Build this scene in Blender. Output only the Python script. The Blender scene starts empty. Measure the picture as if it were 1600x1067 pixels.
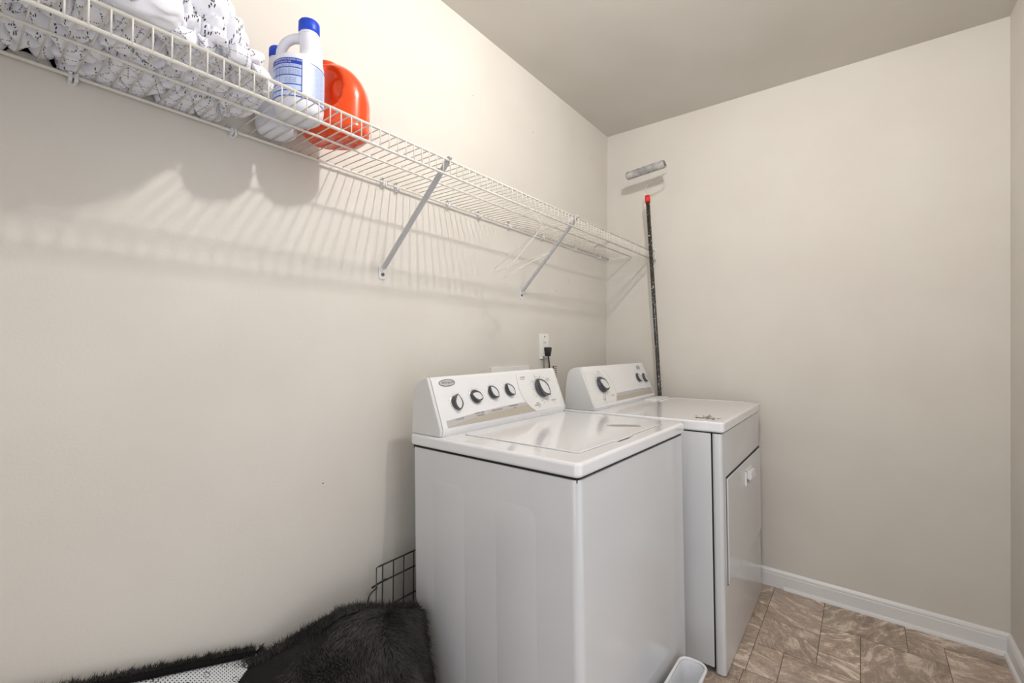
import bpy, bmesh, math, random
import numpy as np
from mathutils import Vector, Matrix, noise
PI = math.pi
sc = bpy.context.scene
COL = sc.collection

# ------------------------------------------------------------------ camera
W, H, YR = 1.681, 2.439, -2.95          # room: x 0..W, y YR..0, z 0..H
cam_d = bpy.data.cameras.new('camera'); cam = bpy.data.objects.new('camera', cam_d); COL.objects.link(cam)
cam_d.sensor_width = 36.0; cam_d.lens = 36.0 * 701.307 / 1600.0
cam_d.shift_y = -3.11 / 1600.0; cam_d.clip_start = 0.02
yaw, pitch, roll = math.radians(37.9911), math.radians(0.4903), math.radians(0.4892)
f = Vector((-math.sin(yaw) * math.cos(pitch), math.cos(yaw) * math.cos(pitch), math.sin(pitch)))
r0 = Vector((math.cos(yaw), math.sin(yaw), 0)); u0 = r0.cross(f)
r = math.cos(roll) * r0 + math.sin(roll) * u0; u = -math.sin(roll) * r0 + math.cos(roll) * u0
cam.matrix_world = Matrix(((r.x, u.x, -f.x, 1.2361), (r.y, u.y, -f.y, -2.5195), (r.z, u.z, -f.z, 1.1673), (0, 0, 0, 1)))
sc.camera = cam

# ------------------------------------------------------------------ light / exposure
sc.view_settings.view_transform = 'Standard'; sc.view_settings.look = 'None'
sc.view_settings.gamma = 1.0; sc.view_settings.use_curve_mapping = False
sc.view_settings.exposure = -0.10
world = bpy.data.worlds.new('world'); sc.world = world; world.use_nodes = True
world.node_tree.nodes['Background'].inputs[0].default_value = (0.9, 0.93, 1.0, 1)
world.node_tree.nodes['Background'].inputs[1].default_value = 0.6
BULB = Vector((1.02, -1.53, 2.355)); BULB_R = 0.021; BULB_E = 1430.0
def area(name, loc, rot, sx, sy, watt, col):
    l = bpy.data.lights.new(name, 'AREA'); l.shape = 'RECTANGLE'; l.size = sx; l.size_y = sy; l.energy = watt; l.color = col
    o = bpy.data.objects.new(name, l); COL.objects.link(o); o.location = loc; o.rotation_euler = rot
    return o
# added fill light, outside an unseen right-wall opening made for it
DY0, DY1, DH = -2.2, -1.2, 2.05
area('added_side_fill', (W + 0.13, (DY0 + DY1) / 2, 1.06), (0, math.radians(90), 0), 1.9, 0.94, 4.6, (0.97, 0.985, 1.0))
# second added fill, through an unseen opening cut behind the camera
DX0, DX1 = .74, 1.60
area('added_rear_fill', ((DX0 + DX1) / 2, YR - 0.13, 1.06), (math.radians(90), 0, 0), 0.82, 1.9, 9.0, (0.97, 0.985, 1.0))

# ------------------------------------------------------------------ materials
def lin(c):
    return tuple(((v / 255.0) / 12.92 if v / 255.0 <= 0.04045 else ((v / 255.0 + 0.055) / 1.055) ** 2.4) for v in c) + (1.0,)
def mat(name, rgb, rough=0.5, metal=0.0, coat=0.0, spec=0.5, emit=None, estr=0.0):
    m = bpy.data.materials.new(name); m.use_nodes = True
    b = m.node_tree.nodes['Principled BSDF']
    b.inputs['Base Color'].default_value = lin(rgb); b.inputs['Roughness'].default_value = rough
    b.inputs['Metallic'].default_value = metal; b.inputs['Coat Weight'].default_value = coat
    b.inputs['Coat Roughness'].default_value = 0.08; b.inputs['Specular IOR Level'].default_value = spec
    if emit: b.inputs['Emission Color'].default_value = emit; b.inputs['Emission Strength'].default_value = estr
    return m
def N(m, t, **kw):
    n = m.node_tree.nodes.new(t)
    for k, v in kw.items():
        if k in n.inputs.keys() if hasattr(n.inputs, 'keys') else False: n.inputs[k].default_value = v
        else: setattr(n, k, v)
    return n
def LK(m, a, b): m.node_tree.links.new(a, b)
def mottled(m, c1, c2, scale=6.0, detail=4.0, bump=0.0, bscale=200.0, coord='Object', bdist=0.002):
    """two close tones mixed by noise, plus a fine bump"""
    b = m.node_tree.nodes['Principled BSDF']; tc = N(m, 'ShaderNodeTexCoord')
    nz = N(m, 'ShaderNodeTexNoise'); nz.inputs['Scale'].default_value = scale; nz.inputs['Detail'].default_value = detail
    LK(m, tc.outputs[coord], nz.inputs['Vector'])
    mx = N(m, 'ShaderNodeMix'); mx.data_type = 'RGBA'
    mx.inputs[6].default_value = lin(c1); mx.inputs[7].default_value = lin(c2)
    rp = N(m, 'ShaderNodeMapRange'); rp.inputs[1].default_value = 0.35; rp.inputs[2].default_value = 0.65
    LK(m, nz.outputs['Fac'], rp.inputs[0]); LK(m, rp.outputs[0], mx.inputs[0]); LK(m, mx.outputs[2], b.inputs['Base Color'])
    if bump:
        n2 = N(m, 'ShaderNodeTexNoise'); n2.inputs['Scale'].default_value = bscale; n2.inputs['Detail'].default_value = 3
        LK(m, tc.outputs[coord], n2.inputs['Vector'])
        bp = N(m, 'ShaderNodeBump'); bp.inputs['Strength'].default_value = bump; bp.inputs['Distance'].default_value = bdist
        LK(m, n2.outputs['Fac'], bp.inputs['Height']); LK(m, bp.outputs[0], b.inputs['Normal'])
    return mx
M = {}
M['wall'] = mat('painted_wall', (208, 203, 196), 0.6, spec=0.3)
wmx = mottled(M['wall'], (210, 205, 198), (214, 210, 203), 3.0, 5, 0.25, 160, bdist=0.0012)
# a few scuff specks on the paint
def specks(m, mx, dens, size, rgb, scale):
    b = m.node_tree.nodes['Principled BSDF']; tc = N(m, 'ShaderNodeTexCoord')
    v = N(m, 'ShaderNodeTexVoronoi'); v.inputs['Scale'].default_value = scale; LK(m, tc.outputs['Object'], v.inputs['Vector'])
    lt = N(m, 'ShaderNodeMath', operation='LESS_THAN'); lt.inputs[1].default_value = size * scale; LK(m, v.outputs['Distance'], lt.inputs[0])
    sp = N(m, 'ShaderNodeSeparateColor'); LK(m, v.outputs['Color'], sp.inputs[0])
    l2 = N(m, 'ShaderNodeMath', operation='LESS_THAN'); l2.inputs[1].default_value = dens; LK(m, sp.outputs[0], l2.inputs[0])
    ml = N(m, 'ShaderNodeMath', operation='MULTIPLY'); LK(m, lt.outputs[0], ml.inputs[0]); LK(m, l2.outputs[0], ml.inputs[1])
    m2 = N(m, 'ShaderNodeMix'); m2.data_type = 'RGBA'; LK(m, ml.outputs[0], m2.inputs[0]); LK(m, mx.outputs[2], m2.inputs[6]); m2.inputs[7].default_value = lin(rgb)
    LK(m, m2.outputs[2], b.inputs['Base Color'])
specks(M['wall'], wmx, 0.06, 0.0022, (70, 62, 55), 9.0)
M['ceil'] = mat('ceiling_paint', (186, 178, 162), 0.8, spec=0.2)
mottled(M['ceil'], (206, 202, 194), (211, 207, 200), 2.5, 5, 0.25, 150, bdist=0.0012)
M['trim'] = mat('gloss_white_trim', (226, 226, 226), 0.35)
M['enamel'] = mat('white_enamel', (222, 223, 226), 0.22, coat=0.5)
emx = mottled(M['enamel'], (208, 209, 212), (213, 214, 216), 2.0, 3)
specks(M['enamel'], emx, 0.10, 0.0011, (70, 70, 74), 14.0)
M['enamel_top'] = mat('white_enamel_top', (230, 230, 233), 0.14, coat=0.6)
M['plastic'] = mat('console_white_plastic', (228, 228, 230), 0.35)
M['plastic_end'] = mat('console_end_plastic', (214, 214, 214), 0.45)
M['cream'] = mat('dial_field', (227, 227, 226), 0.35)
M['stripgrey'] = mat('silver_grey_strip', (186, 184, 184), 0.35)
M['striptan'] = mat('taupe_strip', (178, 170, 158), 0.35)
M['knobdark'] = mat('knob_charcoal', (72, 72, 78), 0.35)
M['knobblack'] = mat('knob_black', (38, 38, 42), 0.4)
M['silver'] = mat('bezel_silver', (190, 190, 188), 0.3, 0.3)
M['inlay'] = mat('knob_inlay', (226, 226, 228), 0.25, 0.2)
M['logo'] = mat('logo_silver', (204, 204, 204), 0.3, 0.3)
M['ink'] = mat('printed_ink', (60, 60, 64), 0.5)
M['seam'] = mat('dark_gap', (22, 20, 18), 0.8)
M['wire'] = mat('white_vinyl_wire', (222, 218, 210), 0.35)
M['wire_d'] = mat('grey_bracket_paint', (188, 188, 192), 0.4)
M['screw'] = mat('zinc_screw', (120, 118, 112), 0.35, 0.8)
M['clear'] = mat('clip_plastic', (222, 222, 224), 0.3)
M['blackwire'] = mat('black_wire', (24, 22, 22), 0.4)
M['bleach'] = mat('bleach_white_hdpe', (228, 230, 240), 0.33)
M['bleach'].node_tree.nodes['Principled BSDF'].inputs['Subsurface Weight'].default_value = 0.15
M['bleach'].node_tree.nodes['Principled BSDF'].inputs['Subsurface Radius'].default_value = (0.01, 0.01, 0.012)
M['bluecap'] = mat('blue_cap', (22, 72, 205), 0.35)
M['lblue'] = mat('label_blue', (30, 62, 170), 0.4)
M['lpale'] = mat('label_pale', (196, 212, 244), 0.4)
M['lwhite'] = mat('label_white', (236, 240, 250), 0.4)
M['ltext'] = mat('label_small_print', (92, 104, 160), 0.5)
M['orange'] = mat('orange_plastic', (226, 72, 12), 0.25, coat=0.3)
M['redplastic'] = mat('red_plastic', (214, 34, 30), 0.4)
M['nap'] = mat('roller_nap', (176, 174, 174), 0.95, spec=0.1)
mottled(M['nap'], (150, 148, 150), (192, 190, 188), 30, 5, 0.9, 260, bdist=0.004)
M['chromewire'] = mat('chrome_rod', (205, 205, 205), 0.25, 0.9)
M['pole'] = mat('paint_spattered_black_pole', (24, 23, 22), 0.35)
def pole_nodes():
    m = M['pole']; b = m.node_tree.nodes['Principled BSDF']; tc = N(m, 'ShaderNodeTexCoord')
    nz = N(m, 'ShaderNodeTexNoise'); nz.inputs['Scale'].default_value = 170; nz.inputs['Detail'].default_value = 2
    LK(m, tc.outputs['Object'], nz.inputs['Vector'])
    st = N(m, 'ShaderNodeMapRange'); st.inputs[1].default_value = 0.63; st.inputs[2].default_value = 0.68; LK(m, nz.outputs['Fac'], st.inputs[0])
    n2 = N(m, 'ShaderNodeTexNoise'); n2.inputs['Scale'].default_value = 420; LK(m, tc.outputs['Object'], n2.inputs['Vector'])
    s2 = N(m, 'ShaderNodeMapRange'); s2.inputs[1].default_value = 0.5; s2.inputs[2].default_value = 0.62; LK(m, n2.outputs['Fac'], s2.inputs[0])
    m1 = N(m, 'ShaderNodeMix'); m1.data_type = 'RGBA'; m1.inputs[6].default_value = lin((22, 21, 20)); m1.inputs[7].default_value = lin((78, 76, 72)); LK(m, s2.outputs[0], m1.inputs[0])
    m2 = N(m, 'ShaderNodeMix'); m2.data_type = 'RGBA'; LK(m, m1.outputs[2], m2.inputs[6]); m2.inputs[7].default_value = lin((225, 222, 215)); LK(m, st.outputs[0], m2.inputs[0])
    LK(m, m2.outputs[2], b.inputs['Base Color'])
pole_nodes()
M['rug'] = mat('charcoal_shag_pile', (46, 45, 46), 0.95, spec=0.12)
mottled(M['rug'], (54, 53, 52), (78, 76, 74), 10, 5)
M['rugbase'] = mat('charcoal_rug_base', (34, 33, 34), 0.95, spec=0.1)
M['rugedge'] = mat('black_rug_binding', (22, 21, 22), 0.9, spec=0.1)
M['outlet'] = mat('outlet_white', (232, 231, 228), 0.35)
M['blackrub'] = mat('black_rubber', (34, 33, 34), 0.5)
M['greycord'] = mat('grey_cord', (110, 108, 100), 0.5)
M['papertag'] = mat('paper_tag', (214, 208, 200), 0.7)
M['tagred'] = mat('tag_red', (120, 24, 30), 0.6)
M['stain'] = mat('brown_residue', (104, 84, 66), 0.6)
M['sticker'] = mat('grey_foil_sticker', (148, 148, 143), 0.5)
M['basket'] = mat('white_polypropylene', (222, 223, 226), 0.3)
M['glass'] = mat('frosted_bulb', (255, 250, 240), 0.5, emit=(1.0, 0.965, 0.92, 1), estr=BULB_E)
M['porcelain'] = mat('porcelain_holder', (235, 233, 228), 0.3)
M['doorwood'] = mat('white_door_paint', (226, 225, 222), 0.4)

def backing_nodes():
    """white non-slip backing: small black dots in rows and dotted flower rings"""
    m = mat('dotted_rug_backing', (205, 208, 212), 0.8); b = m.node_tree.nodes['Principled BSDF']
    tc = N(m, 'ShaderNodeTexCoord'); mp = N(m, 'ShaderNodeMapping'); LK(m, tc.outputs['UV'], mp.inputs[0])
    def dots(step, rad, rot):
        mp = N(m, 'ShaderNodeMapping'); mp.inputs['Rotation'].default_value = (0, 0, rot); mp.inputs['Scale'].default_value = (1 / step, 1 / step, 1)
        LK(m, tc.outputs['UV'], mp.inputs[0])
        v = N(m, 'ShaderNodeTexVoronoi'); v.voronoi_dimensions = '2D'; v.inputs['Scale'].default_value = 1.0; v.inputs['Randomness'].default_value = 0.0
        LK(m, mp.outputs[0], v.inputs['Vector']); return v, mp
    v1, _ = dots(0.0058, 0, 0.5)
    a = N(m, 'ShaderNodeMath', operation='LESS_THAN'); a.inputs[1].default_value = 0.24; LK(m, v1.outputs['Distance'], a.inputs[0])
    v2, _ = dots(0.042, 0, 0.3)
    ring0 = N(m, 'ShaderNodeMath', operation='GREATER_THAN'); ring0.inputs[1].default_value = 0.10; LK(m, v2.outputs['Distance'], ring0.inputs[0])
    ring1 = N(m, 'ShaderNodeMath', operation='LESS_THAN'); ring1.inputs[1].default_value = 0.17; LK(m, v2.outputs['Distance'], ring1.inputs[0])
    ring = N(m, 'ShaderNodeMath', operation='MULTIPLY'); LK(m, ring0.outputs[0], ring.inputs[0]); LK(m, ring1.outputs[0], ring.inputs[1])
    v3, _ = dots(0.0042, 0, 0.1)
    a3 = N(m, 'ShaderNodeMath', operation='LESS_THAN'); a3.inputs[1].default_value = 0.40; LK(m, v3.outputs['Distance'], a3.inputs[0])
    rg = N(m, 'ShaderNodeMath', operation='MULTIPLY'); LK(m, ring.outputs[0], rg.inputs[0]); LK(m, a3.outputs[0], rg.inputs[1])
    mxm = N(m, 'ShaderNodeMath', operation='MAXIMUM'); LK(m, a.outputs[0], mxm.inputs[0]); LK(m, rg.outputs[0], mxm.inputs[1])
    mx = N(m, 'ShaderNodeMix'); mx.data_type = 'RGBA'; LK(m, mxm.outputs[0], mx.inputs[0]); mx.inputs[6].default_value = lin((205, 208, 212)); mx.inputs[7].default_value = lin((28, 28, 30))
    LK(m, mx.outputs[2], b.inputs['Base Color']); return m
M['backing'] = backing_nodes()

def cloth_nodes():
    """white bedding printed with a grid of short dark stitches (UV in metres)"""
    m = mat('stitched_print_cotton', (236, 236, 244), 0.9, spec=0.15); b = m.node_tree.nodes['Principled BSDF']
    uv = N(m, 'ShaderNodeTexCoord'); sp = N(m, 'ShaderNodeSeparateXYZ'); LK(m, uv.outputs['UV'], sp.inputs[0])
    def mth(op, a, bb=None, c=None):
        n = N(m, 'ShaderNodeMath', operation=op)
        for i, v in enumerate((a, bb, c)):
            if v is None: continue
            if isinstance(v, (int, float)): n.inputs[i].default_value = v
            else: LK(m, v, n.inputs[i])
        return n.outputs[0]
    def family(A, B):
        ln = mth('FRACT', mth('DIVIDE', A, 0.027)); near = mth('ABSOLUTE', mth('SUBTRACT', ln, 0.5))
        zig = mth('MULTIPLY', mth('SINE', mth('MULTIPLY', B, 2 * PI / 0.0052)), 0.022)
        onl = mth('LESS_THAN', mth('ABSOLUTE', mth('ADD', mth('SUBTRACT', ln, 0.5), zig)), 0.040)
        dash = mth('LESS_THAN', mth('FRACT', mth('DIVIDE', B, 0.0026)), 0.62)
        gap = mth('GREATER_THAN', mth('FRACT', mth('DIVIDE', B, 0.0104)), 0.25)
        return mth('MULTIPLY', mth('MULTIPLY', onl, dash), gap)
    ink = mth('MAXIMUM', family(sp.outputs[0], sp.outputs[1]), family(sp.outputs[1], sp.outputs[0]))
    mx = N(m, 'ShaderNodeMix'); mx.data_type = 'RGBA'; LK(m, mth('MULTIPLY', ink, 0.92), mx.inputs[0])
    mx.inputs[6].default_value = lin((236, 236, 244)); mx.inputs[7].default_value = lin((44, 46, 56))
    LK(m, mx.outputs[2], b.inputs['Base Color']); return m
M['cloth'] = cloth_nodes()
M['clothplain'] = mat('plain_white_cotton', (238, 238, 246), 0.9, spec=0.15)

def floor_nodes():
    """stone-look tiles; per-tile colour attribute shifts and turns the veining"""
    m = mat('stone_look_vinyl', (150, 132, 116), 0.42); b = m.node_tree.nodes['Principled BSDF']
    at = N(m, 'ShaderNodeAttribute'); at.attribute_name = 'tile'; tc = N(m, 'ShaderNodeTexCoord')
    sp = N(m, 'ShaderNodeSeparateColor'); LK(m, at.outputs['Color'], sp.inputs[0])
    rotv = N(m, 'ShaderNodeVectorRotate'); rotv.rotation_type = 'Z_AXIS'
    an = N(m, 'ShaderNodeMath', operation='MULTIPLY'); LK(m, sp.outputs[0], an.inputs[0]); an.inputs[1].default_value = 6.28
    LK(m, tc.outputs['Object'], rotv.inputs['Vector']); LK(m, an.outputs[0], rotv.inputs['Angle'])
    sc_ = N(m, 'ShaderNodeVectorMath', operation='MULTIPLY'); sc_.inputs[1].default_value = (1.0, 2.4, 1.0); LK(m, rotv.outputs[0], sc_.inputs[0])
    off = N(m, 'ShaderNodeVectorMath', operation='MULTIPLY_ADD'); LK(m, at.outputs['Color'], off.inputs[0]); off.inputs[1].default_value = (17, 23, 31); LK(m, sc_.outputs[0], off.inputs[2])
    n1 = N(m, 'ShaderNodeTexNoise'); n1.inputs['Scale'].default_value = 7.5; n1.inputs['Detail'].default_value = 10; n1.inputs['Roughness'].default_value = 0.72; n1.inputs['Distortion'].default_value = 0.9
    LK(m, off.outputs[0], n1.inputs['Vector'])
    cr = N(m, 'ShaderNodeValToRGB'); e = cr.color_ramp.elements
    e[0].position = 0.30; e[0].color = lin((122, 106, 92)); e[1].position = 0.72; e[1].color = lin((234, 221, 206))
    for p, c in ((0.42, (152, 134, 119)), (0.50, (170, 152, 136)), (0.54, (178, 160, 144)), (0.57, (214, 199, 184))):
        q = e.new(p); q.color = lin(c)
    LK(m, n1.outputs['Fac'], cr.inputs[0])
    n2 = N(m, 'ShaderNodeTexNoise'); n2.inputs['Scale'].default_value = 3.0; n2.inputs['Detail'].default_value = 3; LK(m, off.outputs[0], n2.inputs['Vector'])
    mr = N(m, 'ShaderNodeMapRange'); mr.inputs[1].default_value = 0.42; mr.inputs[2].default_value = 0.6; mr.inputs[4].default_value = 0.4; LK(m, n2.outputs['Fac'], mr.inputs[0])
    mx = N(m, 'ShaderNodeMix'); mx.data_type = 'RGBA'; LK(m, mr.outputs[0], mx.inputs[0]); LK(m, cr.outputs[0], mx.inputs[6]); mx.inputs[7].default_value = lin((158, 144, 134))
    n3 = N(m, 'ShaderNodeTexNoise'); n3.inputs['Scale'].default_value = 8; n3.inputs['Detail'].default_value = 5; n3.inputs['Distortion'].default_value = 2.5; LK(m, off.outputs[0], n3.inputs['Vector'])
    v1 = N(m, 'ShaderNodeMath', operation='SUBTRACT'); v1.inputs[1].default_value = 0.5; LK(m, n3.outputs['Fac'], v1.inputs[0])
    v2 = N(m, 'ShaderNodeMath', operation='ABSOLUTE'); LK(m, v1.outputs[0], v2.inputs[0])
    v3 = N(m, 'ShaderNodeMapRange'); v3.inputs[1].default_value = 0.0; v3.inputs[2].default_value = 0.022; v3.inputs[3].default_value = 0.55; v3.inputs[4].default_value = 0.0; LK(m, v2.outputs[0], v3.inputs[0])
    mv = N(m, 'ShaderNodeMix'); mv.data_type = 'RGBA'; LK(m, v3.outputs[0], mv.inputs[0]); LK(m, mx.outputs[2], mv.inputs[6]); mv.inputs[7].default_value = lin((222, 208, 192))
    br = N(m, 'ShaderNodeMapRange'); br.inputs[3].default_value = 0.96; br.inputs[4].default_value = 1.26; LK(m, sp.outputs[1], br.inputs[0])
    vm = N(m, 'ShaderNodeVectorMath', operation='SCALE'); LK(m, mv.outputs[2], vm.inputs[0]); LK(m, br.outputs[0], vm.inputs['Scale'])
    LK(m, vm.outputs[0], b.inputs['Base Color'])
    bp = N(m, 'ShaderNodeBump'); bp.inputs['Strength'].default_value = 0.3; bp.inputs['Distance'].default_value = 0.002; LK(m, n1.outputs['Fac'], bp.inputs['Height']); LK(m, bp.outputs[0], b.inputs['Normal'])
    return m
M['floor'] = floor_nodes()
M['grout'] = mat('grout_line', (98, 82, 70), 0.7)

# ------------------------------------------------------------------ mesh helpers
def V(*a): return Vector(a)
def box(bm, lo, hi, mi=0):
    vs = [bm.verts.new((x, y, z)) for x in (lo[0], hi[0]) for y in (lo[1], hi[1]) for z in (lo[2], hi[2])]
    for q in ((0, 1, 3, 2), (4, 6, 7, 5), (0, 4, 5, 1), (2, 3, 7, 6), (0, 2, 6, 4), (1, 5, 7, 3)):
        fc = bm.faces.new([vs[i] for i in q]); fc.material_index = mi
    return vs
def prism(bm, poly, axis, a, b, mi=0, smooth=False):
    """extrude a closed 2D polygon along an axis from a to b. axis 'y': poly=(x,z); 'x': (y,z); 'z': (x,y)"""
    def P(p, t): return {'y': (p[0], t, p[1]), 'x': (t, p[0], p[1]), 'z': (p[0], p[1], t)}[axis]
    A = [bm.verts.new(P(p, a)) for p in poly]; B = [bm.verts.new(P(p, b)) for p in poly]; n = len(poly); fs = []
    for i in range(n):
        fc = bm.faces.new((A[i], A[(i + 1) % n], B[(i + 1) % n], B[i])); fc.material_index = mi; fc.smooth = smooth; fs.append(fc)
    for q in (A[::-1], B):
        fc = bm.faces.new(q); fc.material_index = mi; fs.append(fc)
    return fs
def rrect(x0, y0, x1, y1, rad, n=6):
    out = []
    for cx, cy, a0 in ((x1 - rad, y1 - rad, 0), (x0 + rad, y1 - rad, 90), (x0 + rad, y0 + rad, 180), (x1 - rad, y0 + rad, 270)):
        for i in range(n + 1):
            a = math.radians(a0 + 90 * i / n); out.append((cx + rad * math.cos(a), cy + rad * math.sin(a)))
    return out
def tube(bm, pts, rad, seg=8, closed=False, cap=True, mi=0):
    pts = [Vector(p) for p in pts]; n = len(pts); rings = []; prev = None
    for i, p in enumerate(pts):
        if closed: d = (pts[(i + 1) % n] - pts[i - 1]).normalized()
        else: d = ((pts[min(i + 1, n - 1)] - pts[max(i - 1, 0)])).normalized()
        if prev is None:
            a = Vector((0, 0, 1)) if abs(d.z) < 0.9 else Vector((1, 0, 0)); nrm = d.cross(a).normalized()
        else: nrm = (prev - d * prev.dot(d)).normalized()
        prev = nrm; bi = d.cross(nrm); rr = rad[i] if isinstance(rad, (list, tuple)) else rad
        rings.append([bm.verts.new(p + (nrm * math.cos(2 * PI * k / seg) + bi * math.sin(2 * PI * k / seg)) * rr) for k in range(seg)])
    m = n if closed else n - 1
    for i in range(m):
        A, B = rings[i], rings[(i + 1) % n]
        for k in range(seg):
            fc = bm.faces.new((A[k], A[(k + 1) % seg], B[(k + 1) % seg], B[k])); fc.smooth = True; fc.material_index = mi
    if cap and not closed:
        bm.faces.new(rings[0][::-1]).material_index = mi; bm.faces.new(rings[-1]).material_index = mi
def lathe(bm, prof, c=(0, 0, 0), seg=40, mi=0, sx=1.0, sy=1.0, axis=None):
    """profile [(r, z)] around z at c"""
    rings = []
    for rr, z in prof:
        rings.append([bm.verts.new((c[0] + rr * math.cos(2 * PI * k / seg) * sx, c[1] + rr * math.sin(2 * PI * k / seg) * sy, c[2] + z)) for k in range(seg)])
    for A, B in zip(rings, rings[1:]):
        for k in range(seg):
            fc = bm.faces.new((A[k], A[(k + 1) % seg], B[(k + 1) % seg], B[k])); fc.smooth = True; fc.material_index = mi
    bm.faces.new(rings[0][::-1]).material_index = mi; bm.faces.new(rings[-1]).material_index = mi
def smooth_path(pts, n=8):
    pts = [Vector(p) for p in pts]; out = []
    for i in range(len(pts) - 1):
        p0 = pts[max(i - 1, 0)]; p1 = pts[i]; p2 = pts[i + 1]; p3 = pts[min(i + 2, len(pts) - 1)]
        for k in range(n):
            t = k / n
            out.append(0.5 * ((2 * p1) + (p2 - p0) * t + (2 * p0 - 5 * p1 + 4 * p2 - p3) * t * t + (3 * p1 - p0 - 3 * p2 + p3) * t ** 3))
    out.append(pts[-1]); return out
def obj(name, bm, mats, parent=None, loc=None, bevel=0.0, bseg=2, label=None, auto=None, kind=None):
    bmesh.ops.recalc_face_normals(bm, faces=bm.faces[:])
    me = bpy.data.meshes.new(name); bm.to_mesh(me); bm.free()
    for m in (mats if isinstance(mats, (list, tuple)) else [mats]): me.materials.append(m)
    o = bpy.data.objects.new(name, me); COL.objects.link(o)
    if parent is not None: o.parent = parent
    if loc is not None: o.location = loc
    if bevel:
        b = o.modifiers.new('bevel', 'BEVEL'); b.width = bevel; b.segments = bseg; b.limit_method = 'ANGLE'; b.angle_limit = math.radians(40)
        b.harden_normals = True
        for p in me.polygons: p.use_smooth = True
    if auto:
        me.shade_smooth()
        e = o.modifiers.new('edge', 'EDGE_SPLIT'); e.split_angle = math.radians(auto)
    if label: o['label'] = label
    if kind: o['kind'] = kind
    return o
def NB(): return bmesh.new()
def thing(name, label, cat, loc=(0, 0, 0), rot=None, group=None):
    o = bpy.data.objects.new(name, None); COL.objects.link(o); o.location = loc; o.empty_display_size = 0.05
    if rot: o.rotation_euler = rot
    o['label'] = label; o['category'] = cat
    if group: o['group'] = group
    return o
def tag(o, label, cat, group=None):
    o['label'] = label; o['category'] = cat
    if group: o['group'] = group
    return o
def struct(name, bm, m, **kw): return obj(name, bm, m, kind='structure', **kw)
def text_into(bm, s, size, mtx, mi=0, shear=0.0, align='CENTER', squeeze=1.0):
    cu = bpy.data.curves.new('t', 'FONT'); cu.body = s; cu.size = size; cu.align_x = align; cu.align_y = 'CENTER'; cu.shear = shear; cu.resolution_u = 3
    o = bpy.data.objects.new('t', cu); COL.objects.link(o)
    bpy.context.view_layer.update()
    me = bpy.data.meshes.new_from_object(o.evaluated_get(bpy.context.evaluated_depsgraph_get()))
    n0 = len(bm.verts); f0 = len(bm.faces); bm.from_mesh(me); bm.verts.ensure_lookup_table(); bm.faces.ensure_lookup_table()
    for v in bm.verts[n0:]: v.co = mtx @ Vector((v.co.x * squeeze, v.co.y, v.co.z))
    for fc in bm.faces[f0:]: fc.material_index = mi
    bpy.data.objects.remove(o); bpy.data.curves.remove(cu); bpy.data.meshes.remove(me)

# ------------------------------------------------------------------ room shell
T = 0.1

b = NB(); box(b, (-T, YR - T, 0), (0, T, H)); struct('wall_left', b, M['wall'])
b = NB(); box(b, (0, 0, 0), (W, T, H)); struct('wall_back', b, M['wall'])
b = NB(); box(b, (0, YR - T, 0), (DX0, YR, H)); box(b, (DX1, YR - T, 0), (W, YR, H)); box(b, (DX0, YR - T, DH), (DX1, YR, H)); struct('wall_rear', b, M['wall'])
b = NB(); box(b, (W, YR - T, 0), (W + T, DY0, H)); box(b, (W, DY1, 0), (W + T, T, H)); box(b, (W, DY0, DH), (W + T, DY1, H)); struct('wall_right', b, M['wall'])
b = NB(); box(b, (-T, YR - T, H), (W + T, T, H + T)); struct('ceiling', b, M['ceil'])
# casing round the unseen openings added for the fill lights
b = NB()
for y0, y1 in ((DY0 - 0.06, DY0), (DY1, DY1 + 0.06)): box(b, (W - 0.014, y0, 0), (W, y1, DH + 0.06))
box(b, (W - 0.014, DY0, DH), (W, DY1, DH + 0.06))
struct('trim_1', b, M['trim'], bevel=0.003)
b = NB()
for x0, x1 in ((DX0 - 0.06, DX0), (DX1, DX1 + 0.06)): box(b, (x0, YR, 0), (x1, YR + 0.014, DH + 0.06))
box(b, (DX0, YR, DH), (DX1, YR + 0.014, DH + 0.06))
struct('trim_2', b, M['trim'], bevel=0.003)

# floor: tiles in a random-block layout, grout just beneath, all one mesh
random.seed(4)
tiles = [(.905, 1.103, -.315, .0), (.905, 1.103, -.525, -.315), (1.103, 1.376, -.225, .0), (1.103, 1.232, -.430, -.225), (1.003, 1.232, -.525, -.430),
         (1.232, 1.487, -.530, -.225), (1.376, 1.487, -.225, -.1), (1.376, W, -.1, .0), (1.487, W, -.425, -.1), (1.487, W, -.7, -.425),
         (.905, 1.003, -.715, -.525), (1.003, 1.232, -.76, -.525), (1.232, 1.487, -.80, -.530),
         (.78, .905, -.21, 0), (.78, .905, -.40, -.21), (.78, .905, -.559, -.40), (.78, .905, -.715, -.559), (.78, .90, -.9, -.715), (.90, 1.003, -.9, -.715)]
tiles[4] = (1.103, 1.232, -.525, -.430)
def fill(x0, x1, y0, y1):
    xs = x0
    while xs < x1 - 0.01:
        w_ = min(random.choice((.2, .3, .3, .2)), x1 - xs)
        if x1 - (xs + w_) < .08: w_ = x1 - xs
        ys = y1
        while ys > y0 + 0.01:
            h_ = min(random.choice((.1, .2, .3)), ys - y0)
            if (ys - h_) - y0 < .06: h_ = ys - y0
            tiles.append((xs, xs + w_, ys - h_, ys)); ys -= h_
        xs += w_
fill(0, .78, YR, 0); fill(.78, .9, YR, -.9); fill(.9, 1.003, YR, -.9); fill(1.003, 1.232, YR, -.76); fill(1.232, 1.487, YR, -.80); fill(1.487, W, YR, -.7)
b = NB(); lay = b.loops.layers.float_color.new('tile')
g = 0.0011
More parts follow.
